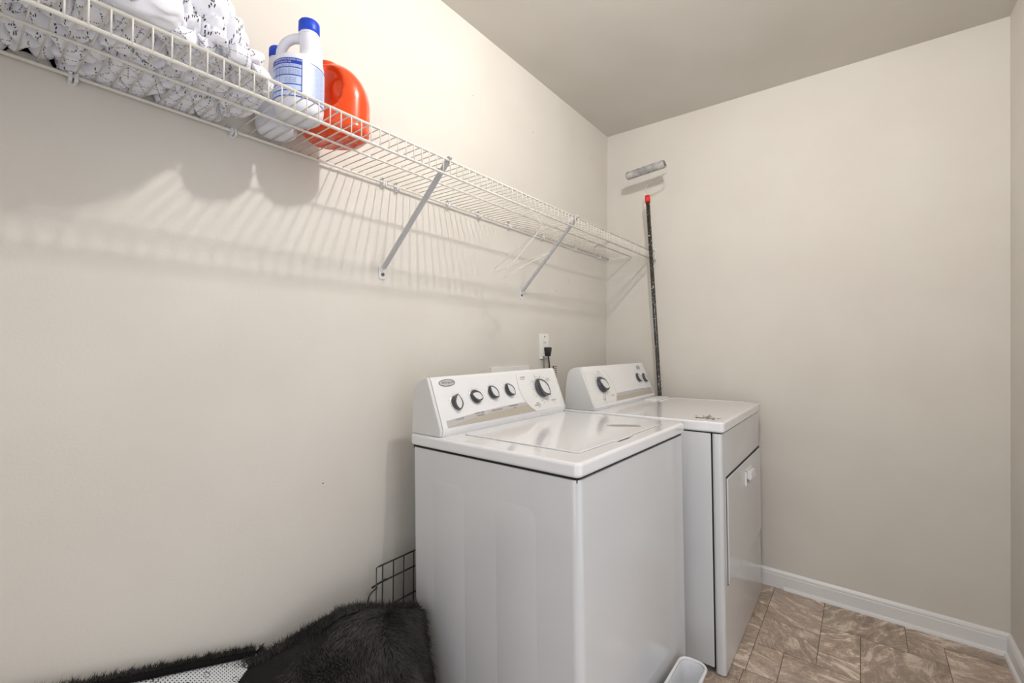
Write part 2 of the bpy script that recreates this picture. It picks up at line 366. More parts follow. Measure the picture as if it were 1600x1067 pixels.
for x0, x1, y0, y1 in tiles:
    c = (random.random(), random.random(), random.random(), 1)
    vs = [b.verts.new(p) for p in ((x0 + g, y0 + g, 0), (x1 - g, y0 + g, 0), (x1 - g, y1 - g, 0), (x0 + g, y1 - g, 0))]
    fc = b.faces.new(vs)
    for l in fc.loops: l[lay] = c
vs = [b.verts.new(p) for p in ((-T, YR - .9, -.0008), (W + T, YR - .9, -.0008), (W + T, T, -.0008), (-T, T, -.0008))]
b.faces.new(vs).material_index = 1
me_vs = box(b, (-T, YR - .9, -.06), (W + T, T, -.002), 1)
struct('floor', b, [M['floor'], M['grout']])

# baseboards: moulded profile (distance from wall, height)
prof = [(0, 0), (.0125, 0), (.0125, .060), (.0105, .064), (.0115, .069), (.0100, .075), (.0055, .080), (.0030, .083), (0, .083)]
shoe = [(.0125, 0), (.022, 0), (.0215, .006), (.019, .011), (.0125, .015)]
def base(name, axis, wall, sgn, a, bb, parts=(prof, shoe), sa=None):
    bm = NB()
    for i, pr in enumerate(parts):
        s0 = sa if (sa is not None and i == 1) else a
        poly = [(wall + sgn * d, z) for d, z in pr]
        prism(bm, poly, axis, s0, bb)
    struct(name, bm, M['trim'], auto=25)
base('baseboard_back', 'x', 0, -1, 0.0, W, sa=.94)
base('baseboard_right', 'y', W, -1, DY1 + .061, -.0005)
base('baseboard_left', 'y', 0, 1, YR, -.0005)
base('baseboard_rear', 'x', YR, 1, .0005, DX0 - .061)

# ------------------------------------------------------------------ ceiling lamp (bare bulb in a porcelain holder)
t = thing('ceiling_lamp', 'bare round bulb in a white porcelain holder on the ceiling', 'lamp', (BULB.x, BULB.y, H))
b = NB(); lathe(b, [(.055, -.0005), (.056, -.006), (.045, -.012), (.020, -.018), (.018, -.024)], seg=40); obj('lamp_holder', b, M['porcelain'], t)
b = NB(); zc = BULB.z - H
lathe(b, [(.012, zc + .062)] + [(.012 + .005 * k / 3, zc + .062 - .022 * k / 3) for k in range(1, 3)] + [(BULB_R * math.sin(a), zc + BULB_R * math.cos(a)) for a in [math.radians(38 + 142 * k / 14) for k in range(14)]] + [(.001, zc - BULB_R)], seg=24)
obj('bulb', b, M['glass'], t)

# ------------------------------------------------------------------ washer
PW = Vector((.741, -1.604, 0)); MW = Matrix.Rotation(-.036, 4, 'Z') @ Matrix.Rotation(-.021, 4, 'Y') @ Matrix.Rotation(.009, 4, 'X')
OX, OY = .31, .343
def place(root, P0, Mx, off): root.matrix_world = Matrix.Translation(P0) @ Mx @ Matrix.Translation(Vector(off))
washer = thing('washing_machine', 'white top-loading washing machine nearest the camera, four small knobs and one large dial', 'washing machine')
place(washer, PW, MW, (-OX, OY, 0))
def shift(bm, dx, dy, dz=0):
    for v in bm.verts: v.co += Vector((dx, dy, dz))
def wobj(name, bm, m, parent=None, **kw):
    """vertices given from the washer's front near corner"""
    if parent is None: parent = washer; shift(bm, OX, -OY)
    else: shift(bm, OX, -OY)
    return obj(name, bm, m, parent, **kw)
def cabinet(bm, d, w, h, z0, rad):
    prism(bm, rrect(-d, 0, 0, w, rad, 8), 'z', z0, h)
D_, WD = .615, .686
b = NB(); prism(b, rrect(-D_, 0, 0, WD, .022, 8), 'z', .03, .8515)
def emboss(bm, x0, x1, z1, z0=.05, rad=.03, h=.0022, y=0.0):
    out = [(x0, z0), (x1, z0)] + [(x1 - rad + rad * math.cos(a), z1 - rad + rad * math.sin(a)) for a in [math.radians(9 * k) for k in range(11)]] + \
          [(x0 + rad + rad * math.cos(a), z1 - rad + rad * math.sin(a)) for a in [math.radians(90 + 9 * k) for k in range(11)]]
    cx, cz = (x0 + x1) / 2, (z0 + z1) / 2; ins = .003
    A = [bm.verts.new((x, y + .0002, z)) for x, z in out]
    B = [bm.verts.new((x + (ins if x < cx else -ins), y - h, z - (ins if z > cz else 0))) for x, z in out]
    n = len(out)
    for i in range(n):
        fc = bm.faces.new((A[i], A[(i + 1) % n], B[(i + 1) % n], B[i])); fc.smooth = True
    bm.faces.new(B)
emboss(b, -.512, -.379, .768, h=.0005); emboss(b, -.259, -.124, .760, h=.0005)
wobj('cabinet', b, M['enamel'], auto=35)
b = NB(); box(b, (-D_ + .005, .005, .845), (-.006, WD - .006, .8575)); wobj('seam_gap', b, M['seam'])
for x in (-.56, -.05):
    for y in (.05, WD - .05):
        b = NB(); lathe(b, [(.018, .000 if x > -.3 else .013), (.02, .016), (.01, .018), (.01, .031)], (x, y, .0), 14); wobj('levelling_foot', b, M['blackrub'])
b = NB(); prism(b, rrect(-.621, -.004, .005, WD + .004, .018, 8), 'z', .857, .893)
top = wobj('top_panel', b, M['enamel_top'], bevel=.009, bseg=4)
# hinged lid with finger notch
lidpoly = [(-.452, .082), (-.060, .080), (-.048, .088), (-.044, .26), (-.036, .267), (-.035, .36), (-.043, .368), (-.042, .60), (-.052, .610), (-.445, .612), (-.456, .60), (-.460, .095)]
b = NB(); prism(b, lidpoly, 'z', .8925, .8965); lid = wobj('lid', b, M['enamel_top'], bevel=.002, bseg=2)
b = NB()
lp = [Vector((x, y, .8932)) for x, y in lidpoly]; cen = sum(lp, Vector()) / len(lp)
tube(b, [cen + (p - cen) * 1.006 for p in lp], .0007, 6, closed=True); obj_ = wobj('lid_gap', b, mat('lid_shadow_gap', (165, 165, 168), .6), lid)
b = NB(); box(b, (-.0405, .268, .8928), (-.0312, .335, .8942)); wobj('finger_notch', b, M['knobdark'], lid)
b = NB(); prism(b, [(-.178, .468), (-.140, .505), (-.088, .527), (-.072, .506), (-.110, .478), (-.150, .452)], 'z', .8965, .8969); wobj('sticker', b, M['sticker'], lid, label='grey foil sticker')

def console(root_obj, off, base_pt, top_pt, prof_pts, y0, y1, face_y0, face_y1, name='console'):
    """prof_pts (x,z) closed outline of the end; face runs base_pt..top_pt. Returns helpers"""
    bm = NB(); prism(bm, prof_pts, 'y', y0 + .012, y1 - .012); shift(bm, *off)
    con = obj(name, bm, M['plastic'], root_obj, auto=30)
    for ya, yb in ((y0, y0 + .012), (y1 - .012, y1)):
        bm = NB(); c = (sum(p[0] for p in prof_pts) / len(prof_pts), sum(p[1] for p in prof_pts) / len(prof_pts))
        prism(bm, prof_pts, 'y', ya, yb); shift(bm, *off)
        obj('end_cap', bm, M['plastic_end'], con, bevel=.0035, bseg=3)
    B = Vector((base_pt[0], 0, base_pt[1])); Tp = Vector((top_pt[0], 0, top_pt[1])); U = (Tp - B).normalized(); Nn = Vector((U.z, 0, -U.x))
    def F(y, s, n=0.0): return B + Vector((0, y, 0)) + U * s + Nn * n + Vector(off if len(off) == 3 else (off[0], off[1], 0))
    def FM(y, s, n=0.0, rot=0.0):
        X = Vector((0, 1, 0)); m = Matrix(((X.x, U.x, Nn.x), (X.y, U.y, Nn.y), (X.z, U.z, Nn.z))).to_4x4()
        return Matrix.Translation(F(y, s, n)) @ m @ Matrix.Rotation(rot, 4, 'Z')
    return con, F, FM
def plate(bm, F, poly, n0, n1, mi=0):
    A = [bm.verts.new(F(y, s, n0)) for y, s in poly]; B = [bm.verts.new(F(y, s, n1)) for y, s in poly]; k = len(poly)
    for i in range(k): bm.faces.new((A[i], A[(i + 1) % k], B[(i + 1) % k], B[i])).material_index = mi
    bm.faces.new(A[::-1]).material_index = mi; bm.faces.new(B).material_index = mi
def leaf(l, w, n=12, tip=0.35):
    out = []
    for i in range(n + 1):
        t_ = i / n; out.append((w * math.sin(PI * t_ ** (0.5 + tip)) ** 0.85, -l + 2 * l * t_))
    return out + [(-x, y) for x, y in out[-2:0:-1]]
def knob(parent, FM, y, s, R, ang, h=1.0):
    """round bezel, charcoal leaf-shaped grip, pale leaf inlay"""
    k = None
    def bmk(fn, name, m, par):
        bm = NB(); fn(bm); mt = FM(y, s, 0, ang)
        for v in bm.verts: v.co = mt @ v.co
        return obj(name, bm, m, par, auto=35)
    grip = bmk(lambda bm: (lathe(bm, [(R * .86, .0), (R * .84, .007 * h), (R * .78, .009 * h)], seg=32), prism(bm, leaf(R * .98, R * .66), 'z', .006 * h, .0140 * h)), 'knob', M['knobdark'], parent)
    bmk(lambda bm: lathe(bm, [(R, .0), (R, .0018), (R * .9, .0035), (R * .85, .0035)], seg=36), 'bezel', M['silver'], grip)
    bmk(lambda bm: prism(bm, leaf(R * .82, R * .44), 'z', .0135 * h, .0152 * h), 'inlay', M['inlay'], grip)
    return grip
# washer console
WBs, WTp = (-.484, .897), (-.538, 1.069)
wprof = [(-.484, .8935), (-.480, .905), (-.479, .915), (-.536, 1.066), (-.541, 1.0705), (-.560, 1.067), (-.578, 1.058), (-.594, 1.044), (-.603, 1.025), (-.608, .99), (-.613, .95), (-.616, .8935)]
wcon, WF, WFM = console(washer, (OX, -OY, 0), (-.4754, .9063), (-.5357, 1.0665), wprof, .002, WD - .004, 0, 0)
fo = -.010                                    # measured s is from the console's foot
b = NB(); plate(b, WF, [(.014, .011), (WD - .034, .011), (WD - .034, .166), (.014, .166)], 0, .0012); face = obj('faceplate', b, M['plastic'], wcon, bevel=.0006)
b = NB(); plate(b, WF, [(.033, .012), (.475, .012), (.462, .026), (.450, .042), (.30, .0365), (.214, .033), (.12, .027), (.036, .018)], .0012, .0015); obj('taupe_strip', b, M['striptan'], face)
b = NB(); plate(b, WF, [(.033, .013), (.10, .024), (.214, .034), (.32, .0375), (.450, .0425), (.437, .052), (.30, .050), (.16, .043), (.033, .034)], .0012, .0017); obj('grey_strip', b, M['stripgrey'], face)
curve = [(.424, .160), (.417, .135), (.416, .110), (.418, .086), (.424, .066), (.437, .045), (.455, .026), (.477, .011)]
b = NB(); plate(b, WF, curve + [(WD - .036, .011), (WD - .036, .160)], .0012, .0019); obj('dial_field', b, M['cream'], face)
b = NB(); tube(b, [WF(y, s, .0019) for y, s in curve], .0005, 5); obj('dial_field_line', b, M['stripgrey'], face)
for y, s, R, a in ((.093, .086, .027, -.12), (.181, .097, .027, 1.2), (.268, .104, .027, .60), (.357, .105, .027, .60)): knob(wcon, WFM, y, s, R, a)
knob(wcon, WFM, .548, .096, .043, .62, 1.5)
# logo plate
b = NB()
plate(b, WF, [(.074 + .034 * math.cos(2 * PI * k / 32), .1535 + .0115 * math.sin(2 * PI * k / 32)) for k in range(32)], .0012, .0022)
logo = obj('logo_plate', b, M['logo'], wcon)
b = NB(); tube(b, [WF(.074 + .033 * math.cos(2 * PI * k / 32), .1535 + .0108 * math.sin(2 * PI * k / 32), .0022) for k in range(32)], .0010, 6, closed=True)
text_into(b, 'Whirlpool', .0125, WFM(.076, .1540, .0026), shear=.25)
obj('logo_lettering', b, M['ink'], logo)
b = NB()
for (y, s, tx, sz) in ((.088, .033, 'LOAD SIZE', .0075), (.181, .0415, 'WATER TEMP', .0072), (.183, .0335, 'WASH/RINSE', .0058), (.268, .0415, 'FABRIC SOFTENER', .0064), (.357, .0465, 'WASH/SPIN SPEED', .0064), (.361, .0385, 'LEVEL', .0058)):
    text_into(b, tx, sz, WFM(y, s, .0021))
for (y, s, tx, sz) in ((.455, .147, 'NORMAL', .0075), (.452, .140, 'Heavy/Light', .0055), (.610, .131, 'CASUAL', .0070), (.612, .1245, 'Permanent Press', .005), (.608, .042, 'DELICATE', .007), (.608, .035, 'Knits', .0055), (.500, .040, 'SOAK', .0072), (.497, .0325, 'DRAIN/SPIN', .0072), (.505, .025, 'Rinse', .005)):
    text_into(b, tx, sz, WFM(y, s, .0024))
for i in range(30):
    a = 2 * PI * i / 30; ra = .0465
    L_ = .003 if i % 3 else .007
    c0, c1 = WF(.548 + ra * math.cos(a), .096 + ra * math.sin(a), .0022), WF(.548 + (ra + L_) * math.cos(a), .096 + (ra + L_) * math.sin(a), .0022)
    tube(b, [c0, c1], .0005 if i % 3 else .0008, 4)
for i in (1, 2, 4, 9, 12, 13, 14, 17, 18, 22, 24, 25, 27):
    a = 2 * PI * i / 30; ra = .060
    text_into(b, ('8', '12', '6', 'Off', '10', '14')[i % 6], .0058, WFM(.548 + ra * math.cos(a), .096 + ra * math.sin(a) * .95, .0024, a if abs(a - PI / 2) > .1 else 0))
for cy, cs in ((.093, .086), (.181, .097), (.268, .104), (.357, .105)):
    for a in (130, 100, 160, 60):
        plate(b, WF, [(cy + .0315 * math.cos(math.radians(a)) + dx, cs + .0315 * math.sin(math.radians(a)) + dy) for dx, dy in ((-.0008, -.0008), (.0008, -.0008), (.0008, .0008), (-.0008, .0008))], .0012, .0016)
obj('control_lettering', b, M['ink'], wcon)

# ------------------------------------------------------------------ dryer
PD = Vector((.862, -.807, 0)); MD = Matrix.Rotation(-.021, 4, 'Y')
dryer = thing('clothes_dryer', 'white front-loading clothes dryer beyond the washer, brown spots on its top', 'dryer')
DW = .713; DDp = .66
place(dryer, PD, MD, (-DDp / 2, DW / 2, 0)); DO = (DDp / 2, -DW / 2, 0)
def dobj(name, bm, m, parent=None, **kw): shift(bm, *DO); return obj(name, bm, m, parent or dryer, **kw)
b = NB(); prism(b, [(-DDp, 0), (-.038, 0), (-.038, DW), (-DDp, DW)], 'z', .022, .851); dobj('cabinet', b, M['enamel'], bevel=.003)
b = NB(); box(b, (-.0385, .006, .02), (-.0345, DW - .006, .853)); dobj('seam_gap', b, M['seam'])
b = NB(); box(b, (-DDp + .01, .006, .845), (-.01, DW - .006, .8555)); dobj('top_seam_gap', b, M['seam'])
b = NB(); prism(b, rrect(-.035, .0, .0, DW, .012, 6), 'z', .006, .851); front = dobj('front_panel', b, M['enamel'], auto=35)
# toe strip, lower panel line, door
b = NB(); prism(b, [(.050, .305), (DW - .018, .305), (DW - .018, .684), (.050, .684)], 'x', 0.0, .006)
door = dobj('door', b, M['enamel'], bevel=.003, bseg=3)
b = NB(); box(b, (-.001, .046, .685), (.0015, DW - .016, .691)); box(b, (-.001, .046, .3025), (.001, DW - .018, .3045)); box(b, (-.001, .0475, .303), (.0012, .0488, .69))
dobj('door_gap', b, M['seam'], front)
b = NB()
box(b, (.0045, .345, .588), (.0125, .352, .650)); box(b, (.0045, .345, .645), (.0125, .475, .650)); box(b, (.0045, .470, .588), (.009, .475, .650)); box(b, (.0045, .345, .586), (.009, .475, .590))
prism(b, [(.006, .644), (.024, .640), (.026, .612), (.018, .604), (.006, .612)], 'y', .375, .455)
hd = dobj('handle', b, M['plastic'], door, bevel=.0015)
b = NB(); box(b, (.0055, .353, .591), (.0064, .470, .612)); dobj('handle_recess', b, mat('recess_grey', (150, 150, 150), .5), hd)
b = NB(); prism(b, rrect(-.66, -.004, .008, DW + .004, .014, 6), 'z', .855, .893); dtop = dobj('top_panel', b, M['enamel_top'], bevel=.008, bseg=4)
b = NB(); tube(b, [(-.400, .50, .8935), (-.405, .700, .8935), (-.06, .700, .8935)], .0022, 6); dobj('top_ridge', b, M['enamel_top'], dtop)
b = NB(); prism(b, rrect(-.490, .52, -.425, .705, .006), 'z', .892, .8990); dobj('lint_screen_cover', b, M['plastic'], bevel=.003)
random.seed(9); b = NB()
for i in range(30):
    cx, cy = -.078 + random.gauss(0, .020), .085 + random.gauss(0, .024); rr = random.uniform(.002, .007)
    prism(b, [(cx + rr * random.uniform(.5, 1.3) * math.cos(a), cy + rr * random.uniform(.5, 1.5) * math.sin(a)) for a in [2 * PI * k / 9 for k in range(9)]], 'z', .8932, .8934 + i * .00003)
prism(b, [(-.086, .09), (-.062, .118), (-.058, .116), (-.080, .09)], 'z', .8932, .8940)
dobj('residue_spots', b, M['stain'], dtop, label='brown sticky residue spots')
b = NB(); lathe(b, [(.006, .8925), (.006, .8945), (.004, .895)], (-.518, .115, 0), 16, sx=.6, sy=1.3); dobj('top_plug', b, M['knobblack'], dtop)
dprof = [(-.503, .8935), (-.500, .905), (-.506, .917), (-.566, 1.074), (-.571, 1.0785), (-.590, 1.077), (-.610, 1.071), (-.624, 1.061), (-.633, 1.045), (-.640, 1.01), (-.645, .96), (-.648, .8935)]
dcon, DF, DFM = console(dryer, DO, (-.502, .905), (-.569, 1.076), dprof, .004, DW - .006, 0, 0)
b = NB(); plate(b, DF, [(.014, .010), (DW - .02, .010), (DW - .02, .176), (.014, .176)], 0, .0012); dface = obj('faceplate', b, M['plastic'], dcon, bevel=.0006)
b = NB(); plate(b, DF, [(.232, .010), (DW - .022, .010), (DW - .024, .034), (.50, .036), (.248, .032)], .0012, .0015); obj('taupe_strip', b, M['striptan'], dface)
b = NB(); plate(b, DF, [(.246, .030), (.50, .034), (DW - .024, .033), (DW - .026, .044), (.50, .048), (.262, .046)], .0012, .0017); obj('grey_strip', b, M['stripgrey'], dface)
dc = [(.205, .165), (.228, .142), (.246, .118), (.256, .092), (.258, .066), (.250, .040), (.226, .011)]
b = NB(); plate(b, DF, [(.016, .165)] + dc + [(.016, .011)], .0012, .0019); obj('dial_field', b, M['cream'], dface)
b = NB(); tube(b, [DF(y, s, .0019) for y, s in dc], .0005, 5); obj('dial_field_line', b, M['stripgrey'], dface)
knob(dcon, DFM, .135, .096, .043, 1.0, 1.5)
knob(dcon, DFM, .565, .105, .027, .55); knob(dcon, DFM, .645, .100, .027, .45)
b = NB(); plate(b, DF, [(.615 + .020 * math.cos(2 * PI * k / 24), .160 + .011 * math.sin(2 * PI * k / 24)) for k in range(24)], .0012, .0022); dl = obj('logo_plate', b, M['logo'], dcon)
b = NB(); tube(b, [DF(.615 + .019 * math.cos(2 * PI * k / 24), .160 + .0102 * math.sin(2 * PI * k / 24), .0022) for k in range(24)], .0012, 6, closed=True)
text_into(b, 'Whirlpool', .008, DFM(.615, .160, .0026), shear=.25); obj('logo_lettering', b, M['ink'], dl)
b = NB()
for (y, s, tx, sz) in ((.150, .158, 'TIMED', .0075), (.153, .150, 'DRY', .0065), (.120, .030, 'SENSOR', .0075), (.118, .022, 'Less', .006), (.215, .040, 'WRINKLE', .0065), (.565, .042, 'TEMPERATURE', .0072), (.655, .041, 'END OF CYCLE', .0068), (.645, .137, 'On', .0065)):
    text_into(b, tx, sz, DFM(y, s, .0024))
for i in range(24):
    a = 2 * PI * i / 24; ra = .0465; L_ = .003 if i % 3 else .006
    tube(b, [DF(.135 + ra * math.cos(a), .096 + ra * math.sin(a), .0022), DF(.135 + (ra + L_) * math.cos(a), .096 + (ra + L_) * math.sin(a), .0022)], .0007, 4)
for i, tx in ((3, '40'), (4, '60'), (13, '20'), (14, '10'), (15, '30'), (17, 'Off'), (18, 'Air'), (8, '50')):
    a = 2 * PI * i / 24; text_into(b, tx, .006, DFM(.135 + .060 * math.cos(a), .096 + .057 * math.sin(a), .0024))
obj('control_lettering', b, M['ink'], dcon)

# ------------------------------------------------------------------ wire shelf
shelf = thing('wire_shelf', 'long white wire shelf with a turned-down front lip, fixed along the left wall', 'shelf', (0, 0, 1.684))
SX, SZ, ZL, YS0, YS1 = .305, 1.688, 1.645, -2.94, -.004
def sobj(name, bm, m, parent=None, **kw): shift(bm, 0, 0, -1.684); return obj(name, bm, m, parent or shelf, **kw)
def rod(x, z, rr, name):
    bm = NB(); tube(bm, [(x, YS0, z), (x, YS1, z)], rr, 10); return sobj(name, bm, M['wire'])
rod(.014, 1.684, .0036, 'wall_rod'); rod(SX, SZ, .0034, 'front_rod'); rod(SX + .001, ZL, .0036, 'lip_rod'); rod(.158, SZ - .0052, .0030, 'middle_rod')
b = NB(); y = -.026
while y > YS0:
    tube(b, [(.012, y, SZ + .0005), (.16, y, SZ), (SX - .004, y, SZ + .001), (SX + .0030, y, SZ - .003), (SX + .0034, y, SZ - .012), (SX + .0034, y, ZL - .001)], .0015, 6); y -= .0262
o = sobj('deck_wires', b, M['wire'])
# support braces
def brace(y, tilt=0.0):
    b = NB()
    A, Bp = V(.300, y + tilt, SZ - .002), V(.010, y - .003, 1.408); d = (Bp - A).normalized(); wv = V(0, 1, 0); nv = d.cross(wv)
    sec = [(-.0085, -.004), (-.0055, .0045), (.0055, .0045), (.0085, -.004), (.0070, -.004), (.0045, .003), (-.0045, .003), (-.0070, -.004)]
    R0 = [b.verts.new(A + wv * p + nv * q) for p, q in sec]; R1 = [b.verts.new(Bp + wv * p + nv * q) for p, q in sec]
    for i in range(8): b.faces.new((R0[i], R0[(i + 1) % 8], R1[(i + 1) % 8], R1[i]))
    b.faces.new(R0[::-1]); b.faces.new(R1)
    # hook over the front rod
    tube(b, smooth_path([V(.300, y + tilt, SZ - .003), V(.298, y + tilt, SZ + .004), V(.305, y + tilt, SZ + .0085), V(.312, y + tilt, SZ + .003)], 4), .0045, 6)
    o = sobj('brace', b, M['wire_d'])
    b = NB(); prism(b, rrect(y - .003 - .013, 1.372, y - .003 + .013, 1.418, .008, 4), 'x', .0, .0035)
    foot = sobj('wall_foot', b, M['clear'], o, bevel=.001)
    b = NB(); tube(b, [(.003, y - .003, 1.388), (.0065, y - .003, 1.388)], .0055, 12); sobj('screw', b, M['screw'], foot)
    b = NB(); tube(b, [(.270, y + tilt - .010, 1.668), (.270, y + tilt + .010, 1.668)], .003, 8); sobj('rivet', b, M['screw'], o)
brace(-1.626, .0); brace(-.868, -.028)
# wall clips
for i, (y, big) in enumerate(((-2.362, 1), (-2.077, 1), (-1.634, 0), (-1.580, 0), (-1.345, 0), (-1.174, 0), (-.978, 0), (-.717, 0), (-.404, 0), (-.12, 0))):
    b = NB()
    prof_c = [(0, -.012), (.006, -.012), (.018, -.010), (.020, -.003), (.018, .002), (.0195, .0055), (.012, .006), (.004, .008), (0, .010)]
    for dy in (-.0065, .0018): prism(b, [(x, 1.684 + z) for x, z in prof_c], 'y', y + dy, y + dy + .0055)
    prism(b, [(0, 1.670), (.004, 1.670), (.004, 1.700 if not big else 1.694), (0, 1.700 if not big else 1.694)], 'y', y - .005, y + .005)
    cl = sobj('wall_clip', b, M['clear'], bevel=.0006)
    if not big:
        b = NB(); tube(b, [(.004, y, 1.6985), (.0068, y, 1.6985)], .0035, 10); sobj('clip_screw', b, M['screw'], cl)
# end bracket on the back wall
b = NB()
prism(b, rrect(.279, 1.634, .308, 1.716, .004, 3), 'y', -.003, .0)
prism(b, [(.281, 1.650), (.308, 1.650), (.308, 1.700), (.304, 1.700), (.304, 1.654), (.281, 1.654)], 'y', -.018, -.003)
eb = sobj('end_bracket', b, M['clear'], bevel=.0008)
for z in (1.706, 1.643):
    b = NB(); tube(b, [(.294, -.003, z), (.294, -.0055, z)], .0035, 10); sobj('screw', b, M['screw'], eb)

# bent piece of grey wire lying on the deck near the far end
b = NB(); z = SZ + .004
tube(b, smooth_path([(.052, -.266, z), (.085, -.32, z + .003), (.112, -.344, z + .004), (.135, -.36, z), (.155, -.355, z + .006), (.173, -.376, z + .002), (.207, -.388, z)], 5), [.0016] * 5 + [.0032] * 5 + [.0028] * 5 + [.0020] * 3 + [.0026] * 13, 6)
o = obj('bent_wire_hook', b, M['screw']); tag(o, 'small bent dark grey wire hook lying on the shelf wires near the far corner', 'hook')

# ------------------------------------------------------------------ wire hanger on the lip rod
b = NB()
hk = [(.268, -1.195, 1.640), (.290, -1.222, 1.655), (.303, -1.236, 1.6525), (.309, -1.240, 1.6505)]
Nk = V(.330, -1.185, 1.592); A_ = V(.125, -1.20, 1.452); B_ = V(.345, -1.165, 1.492); C_ = V(.195, -1.235, 1.419)
hook = smooth_path([V(.2965, -1.243, 1.636), V(.2975, -1.248, 1.648), V(.306, -1.2485, 1.6515), V(.3135, -1.246, 1.645), V(.320, -1.235, 1.628), V(.330, -1.205, 1.606), Nk], 6)
tube(b, hook, .0017, 6)
tube(b, smooth_path([V(.312, -1.215, 1.622), V(.322, -1.195, 1.606), Nk], 4), .0016, 6)
loop = smooth_path([Nk, Nk.lerp(A_, .5), A_ + V(.020, 0, .018), A_ + V(-.004, 0, .004), A_ + V(.006, 0, -.009), A_.lerp(B_, .5) + V(0, 0, -.002), B_ + V(-.02, 0, .0), B_, B_ + V(-.02, -.006, -.006), B_.lerp(C_, .5), C_ + V(.012, 0, -.003), C_ + V(-.003, 0, .0), C_ + V(.010, 0, .018), C_.lerp(Nk, .5), Nk], 6)
tube(b, loop, .0016, 6)
o = obj('wire_hanger', b, M['wire']); tag(o, 'bent white wire clothes hanger hanging from the lip of the wire shelf', 'hanger')

